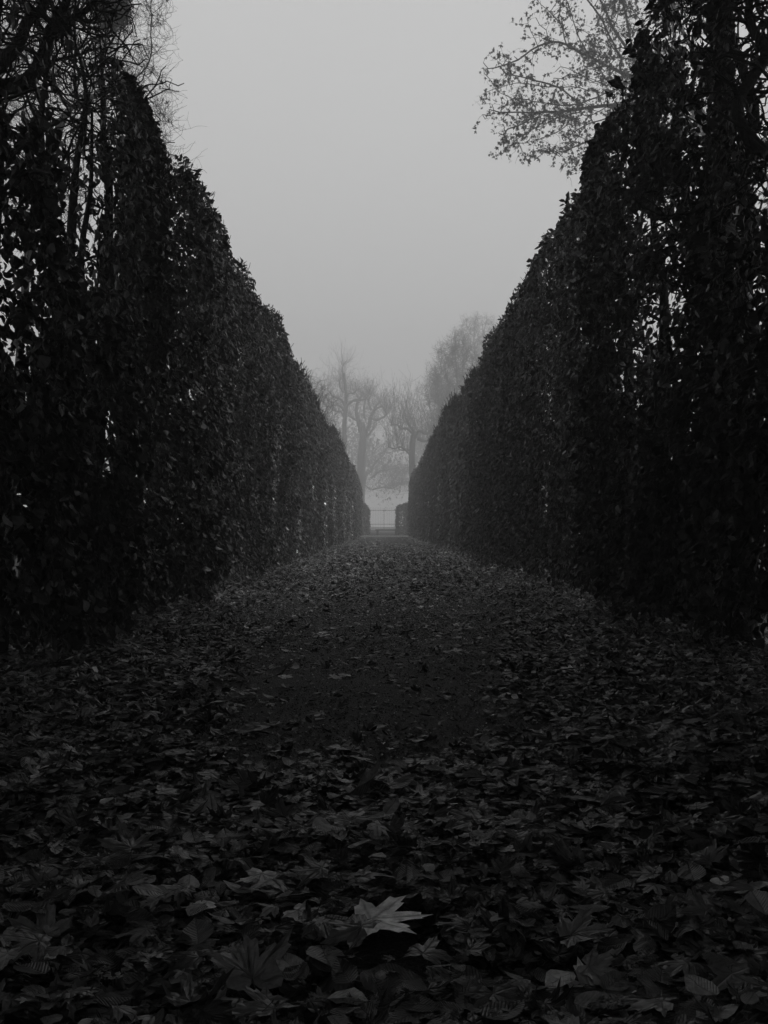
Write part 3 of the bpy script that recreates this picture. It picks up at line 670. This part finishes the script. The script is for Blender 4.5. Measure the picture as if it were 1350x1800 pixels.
# ------------------------------------------------------------------ fallen leaves
rs = np.random.default_rng(77); LIT = Acc()
def pile(x, y):
    """how thickly leaves lie"""
    wdt = .42 + np.clip(y - 4.5, 0, 5) * .13 + .40 * (vnoise(y * 1.1, x * .8, 7) - .5) + .25 * (vnoise(y * 4, x * 4, 17) - .5)
    edge = np.clip((np.abs(x + .06) - wdt) / .42, 0, 1) ** 1.3
    near = np.clip((3.75 - y + 1.5 * (vnoise(x * 2.2, y * 1.7, 8) - .5) + .8 * (vnoise(x * 6, y * 6, 18) - .5)) / 1.7, 0, 1)
    far = np.clip((y - 9.0) / 7, 0, 1) * np.clip((50 - y) / 22, .12, 1) * .8
    return np.clip(np.maximum(np.maximum(edge, near), far), .06, 1)
CLEAR = [(*(G3(a, b)[:2] * (CH - (.09 if b > 1380 else .06)) / CH), c) for a, b, c in ((690, 1612, .115), (700, 1650, .09), (700, 1690, .06), (958, 1600, .05), (440, 1712, .07), (505, 1570, .05), (1000, 1645, .06), (85, 1645, .06), (615, 1415, .05), (415, 1297, .05), (385, 1205, .05))]
def scatter(y0, y1, dens, smin, smax, TM, TO, pm, curl, xm=None):
    xm = xm or 2.9
    n = int((y1 - y0) * 2 * xm * dens); x = rs.uniform(-xm, xm, n); y = rs.uniform(y0, y1, n)
    ok = rs.random(n) < pile(x, y); x, y = x[ok], y[ok]; n = len(x)
    for (sx, sy, sr) in CLEAR:
        k_ = (x - sx) ** 2 + (y - sy) ** 2 > sr * sr; x, y = x[k_], y[k_]
    n = len(x); p = pile(x, y); mp = rs.random(n) < pm
    hump = .3 + 1.1 * vnoise(x * 3.1, y * 3.1, 9) + .5 * vnoise(x * 8, y * 8, 10)
    zz = .012 + rs.random(n) ** 1.5 * .075 * p * hump
    tilt = rs.normal(0, .12, (n, 2)) + np.where(rs.random((n, 1)) < .035, rs.normal(0, .45, (n, 2)), 0)
    ang = rs.uniform(0, 2 * math.pi, n)
    nrm = unit(np.stack([tilt[:, 0], tilt[:, 1], np.ones(n)], -1)); fwd = np.stack([np.cos(ang), np.sin(ang), np.zeros(n)], -1)
    fwd = unit(fwd - nrm * (fwd * nrm).sum(1, keepdims=True))
    s = smin + (smax - smin) * rs.random(n) ** 2.4; zz = zz + np.abs(tilt).max(1) * s * .45 + .006
    sh = rs.lognormal(-.2, 1.05, n) * np.where(rs.random(n) < .03, 2.0, 1) * (1 + 2.4 * np.clip((y - 8) / 8, 0, 1))  # farther leaves lightened: the brighter light up the path is put into their colour
    sh = np.minimum(sh, 9) * np.clip(1.9 * vnoise(x * 2.6, y * 2.6, 12) * .6 + 1.9 * vnoise(x * 7, y * 7, 13) * .4 - .12, .2, 1.5); pos = np.stack([x, y, zz], -1); rot = frames(fwd, nrm)
    s = np.where(mp, s * 1.25, s * .9)
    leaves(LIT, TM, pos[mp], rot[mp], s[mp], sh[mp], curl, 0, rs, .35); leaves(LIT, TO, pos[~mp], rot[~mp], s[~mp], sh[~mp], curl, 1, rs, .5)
scatter(1.1, 3.6, 4200, .018, .105, T_MH, T_OH, .5, .42, 1.9)
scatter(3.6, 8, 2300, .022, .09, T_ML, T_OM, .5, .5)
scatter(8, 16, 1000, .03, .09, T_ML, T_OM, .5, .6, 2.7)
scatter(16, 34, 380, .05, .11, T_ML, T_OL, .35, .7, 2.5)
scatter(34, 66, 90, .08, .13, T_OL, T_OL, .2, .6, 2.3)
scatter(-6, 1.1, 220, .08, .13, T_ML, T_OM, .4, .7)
# petioles and twig bits
n = 900; y = rs.uniform(1.3, 8, n); x = rs.uniform(-1.9, 1.9, n); ok = rs.random(n) < pile(x, y); x, y = x[ok], y[ok]; n = len(x)
a, b, ra, rb, _ = walks(np.stack([x, y, .03 + .03 * rs.random(n)], -1), np.stack([rs.normal(0, 1, n), rs.normal(0, 1, n), rs.normal(.15, .3, n)], -1), 5, .016, .25, (0, 0, -.02), .0013, .0008, rs)
V, F = seg_prisms(a, b, ra, rb, 3); LIT.add(V, F, np.full(V.size // 3, .8), None, 1)
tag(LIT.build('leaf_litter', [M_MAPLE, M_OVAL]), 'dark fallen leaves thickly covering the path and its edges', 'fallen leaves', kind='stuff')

# grit on the path
n = 42000; y = 3.0 + 11 * rs.random(n) ** 1.4; x = rs.uniform(-1.3, 1.35, n); s = rs.uniform(.002, .0085, n) * np.clip(y / 6, .8, 1.6)
oc = np.array([[1, 0, 0], [-1, 0, 0], [0, 1, 0], [0, -1, 0], [0, 0, .7], [0, 0, -.7]], float)
of = np.array([[0, 2, 4], [2, 1, 4], [1, 3, 4], [3, 0, 4], [2, 0, 5], [1, 2, 5], [3, 1, 5], [0, 3, 5]])
jit = rs.uniform(.6, 1.3, (n, 6, 3)); q = rs.uniform(0, 6.28, n); c, s_ = np.cos(q), np.sin(q)
Vv = oc[None] * jit * s[:, None, None]; Vr = np.stack([Vv[..., 0] * c[:, None] - Vv[..., 1] * s_[:, None], Vv[..., 0] * s_[:, None] + Vv[..., 1] * c[:, None], Vv[..., 2]], -1)
Vr += np.stack([x, y, .014 + s * .3], -1)[:, None]
A = Acc(); A.add(Vr, of[None] + (np.arange(n) * 6)[:, None, None], np.repeat(rs.lognormal(-.6, .9, n), 6)); tag(A.build('gravel', M_PEBBLE), 'fine dark grit on the middle of the path', 'gravel', kind='stuff')

# leaves that stand out one by one
def one_leaf(px, py, size, T, yaw, pitch, roll, bright, label, curl=.7, lift=.05, seed=0, cup=0.0):
    lift += .028 if py > 1380 else .012
    r = np.random.default_rng(seed); z_ = FPX * (CH - lift) / (py - HY); p = np.array([(px - HX) / FPX * z_, z_, lift])
    root = empty('fallen_leaf', p, label, 'leaf', 'single fallen leaves on the path')
    V2, F = T; x = V2[:, 0]; y = V2[:, 1]
    zc = curl * (r.normal(0, .35) * x * y + .25 * np.abs(x) - .18 * (y - .2) ** 2) + cup * (x * x * 2.2 + (y - .25) ** 2 * 1.6) + .025 * curl * np.sin(x * 15 + y * 9 + seed) + .02 * curl * np.sin(y * 21 - x * 8)
    Lc = np.stack([x, y, zc], -1) * size
    cz, sz, cp, sp_, cr, sr = math.cos(R(yaw)), math.sin(R(yaw)), math.cos(R(pitch)), math.sin(R(pitch)), math.cos(R(roll)), math.sin(R(roll))
    Rz = np.array([[cz, -sz, 0], [sz, cz, 0], [0, 0, 1]]); Rx = np.array([[1, 0, 0], [0, cp, -sp_], [0, sp_, cp]]); Ry = np.array([[cr, 0, sr], [0, 1, 0], [-sr, 0, cr]])
    Rm = Rz @ Rx @ Ry; W = Lc @ Rm.T + p
    m = M_MAPLE if (T is T_MH or T is T_ML) else M_OVAL
    mesh('blade', W, F, m, root, np.full(len(W), bright), V2, smooth=False)
    st = np.array([[0, 0, 0], [.01, -.12, .01], [.03, -.26, .05], [.02, -.42, .04]]) * size @ Rm.T + p
    V, F2 = tube(st, [.0013, .0012, .0011, .0014], 6); mesh('stalk', V, F2, M_TWIG, root)
one_leaf(652, 1612, .185, T_MH, -85, 3, 3, 13, 'palest large maple leaf lying flat near the bottom centre', .3, .065, 1)
one_leaf(958, 1588, .058, T_MH, 10, 20, 0, 3.2, 'small cupped leaf with upturned tips, right of the pale maple leaf', .4, .05, 2, 1.3)
one_leaf(445, 1715, .155, T_MH, 15, 22, 5, 2.2, 'broad maple leaf with one lobe standing up, bottom left', 1.2, .06, 3)
one_leaf(745, 1180, .085, T_MH, 60, 62, 20, .35, 'black crumpled leaf standing up on the bare gravel', 1.2, .04, 4, .5)
one_leaf(385, 1197, .14, T_MH, 100, 8, 8, 2.6, 'grey spread leaf at the left edge of the gravel', .9, .045, 5)
one_leaf(478, 1190, .12, T_OH, -60, 12, 10, 2.2, 'oval curled leaf beside the gravel on the left', 1.0, .05, 6, .6)
one_leaf(415, 1287, .13, T_OH, -80, 14, 12, 2.0, 'long narrow leaf lying at the left gravel edge, lower down', .7, .05, 7)
one_leaf(615, 1402, .11, T_OH, -100, 22, -12, 2.4, 'rounded arched leaf above the pale maple leaf', 1.3, .05, 8, .8)
one_leaf(630, 1157, .09, T_MH, 80, 5, 3, 4.0, 'light flat leaf alone on the middle of the gravel', .5, .03, 9)
one_leaf(568, 1117, .07, T_MH, 20, 8, 0, 4.5, 'tiny light leaf farthest up the bare gravel', .5, .03, 10)
one_leaf(505, 1568, .12, T_MH, 160, 20, 8, 1.5, 'wide veined leaf in the litter left of centre', .9, .06, 11)
one_leaf(1000, 1640, .13, T_MH, -95, 14, 6, 1.8, 'flat lobed leaf lying low at the lower right', .8, .06, 12)
one_leaf(900, 1352, .12, T_OH, -95, 8, 6, 2.2, 'long pale sliver of a leaf right of the gravel', .5, .05, 13)
one_leaf(85, 1640, .14, T_MH, 70, 14, -6, 1.8, 'two-pointed leaf in the dark litter at the far lower left', .9, .06, 14)

# ------------------------------------------------------------------ fog
V, F = box(-170, 170, -60, 240, -1, 46)
hz = mesh('haze', V, F, bpy.data.materials.new('haze')); tag(hz, 'thin pale fog filling the whole avenue', 'fog', kind='stuff')
hm = hz.data.materials[0]; hm.use_nodes = True; hn = hm.node_tree; hn.nodes.remove(hn.nodes['Principled BSDF'])
pv = hn.nodes.new('ShaderNodeVolumePrincipled'); pv.inputs['Color'].default_value = (.93, .93, .93, 1); pv.inputs['Density'].default_value = .0066; pv.inputs['Anisotropy'].default_value = .2
hn.links.new(pv.outputs[0], hn.nodes['Material Output'].inputs['Volume'])
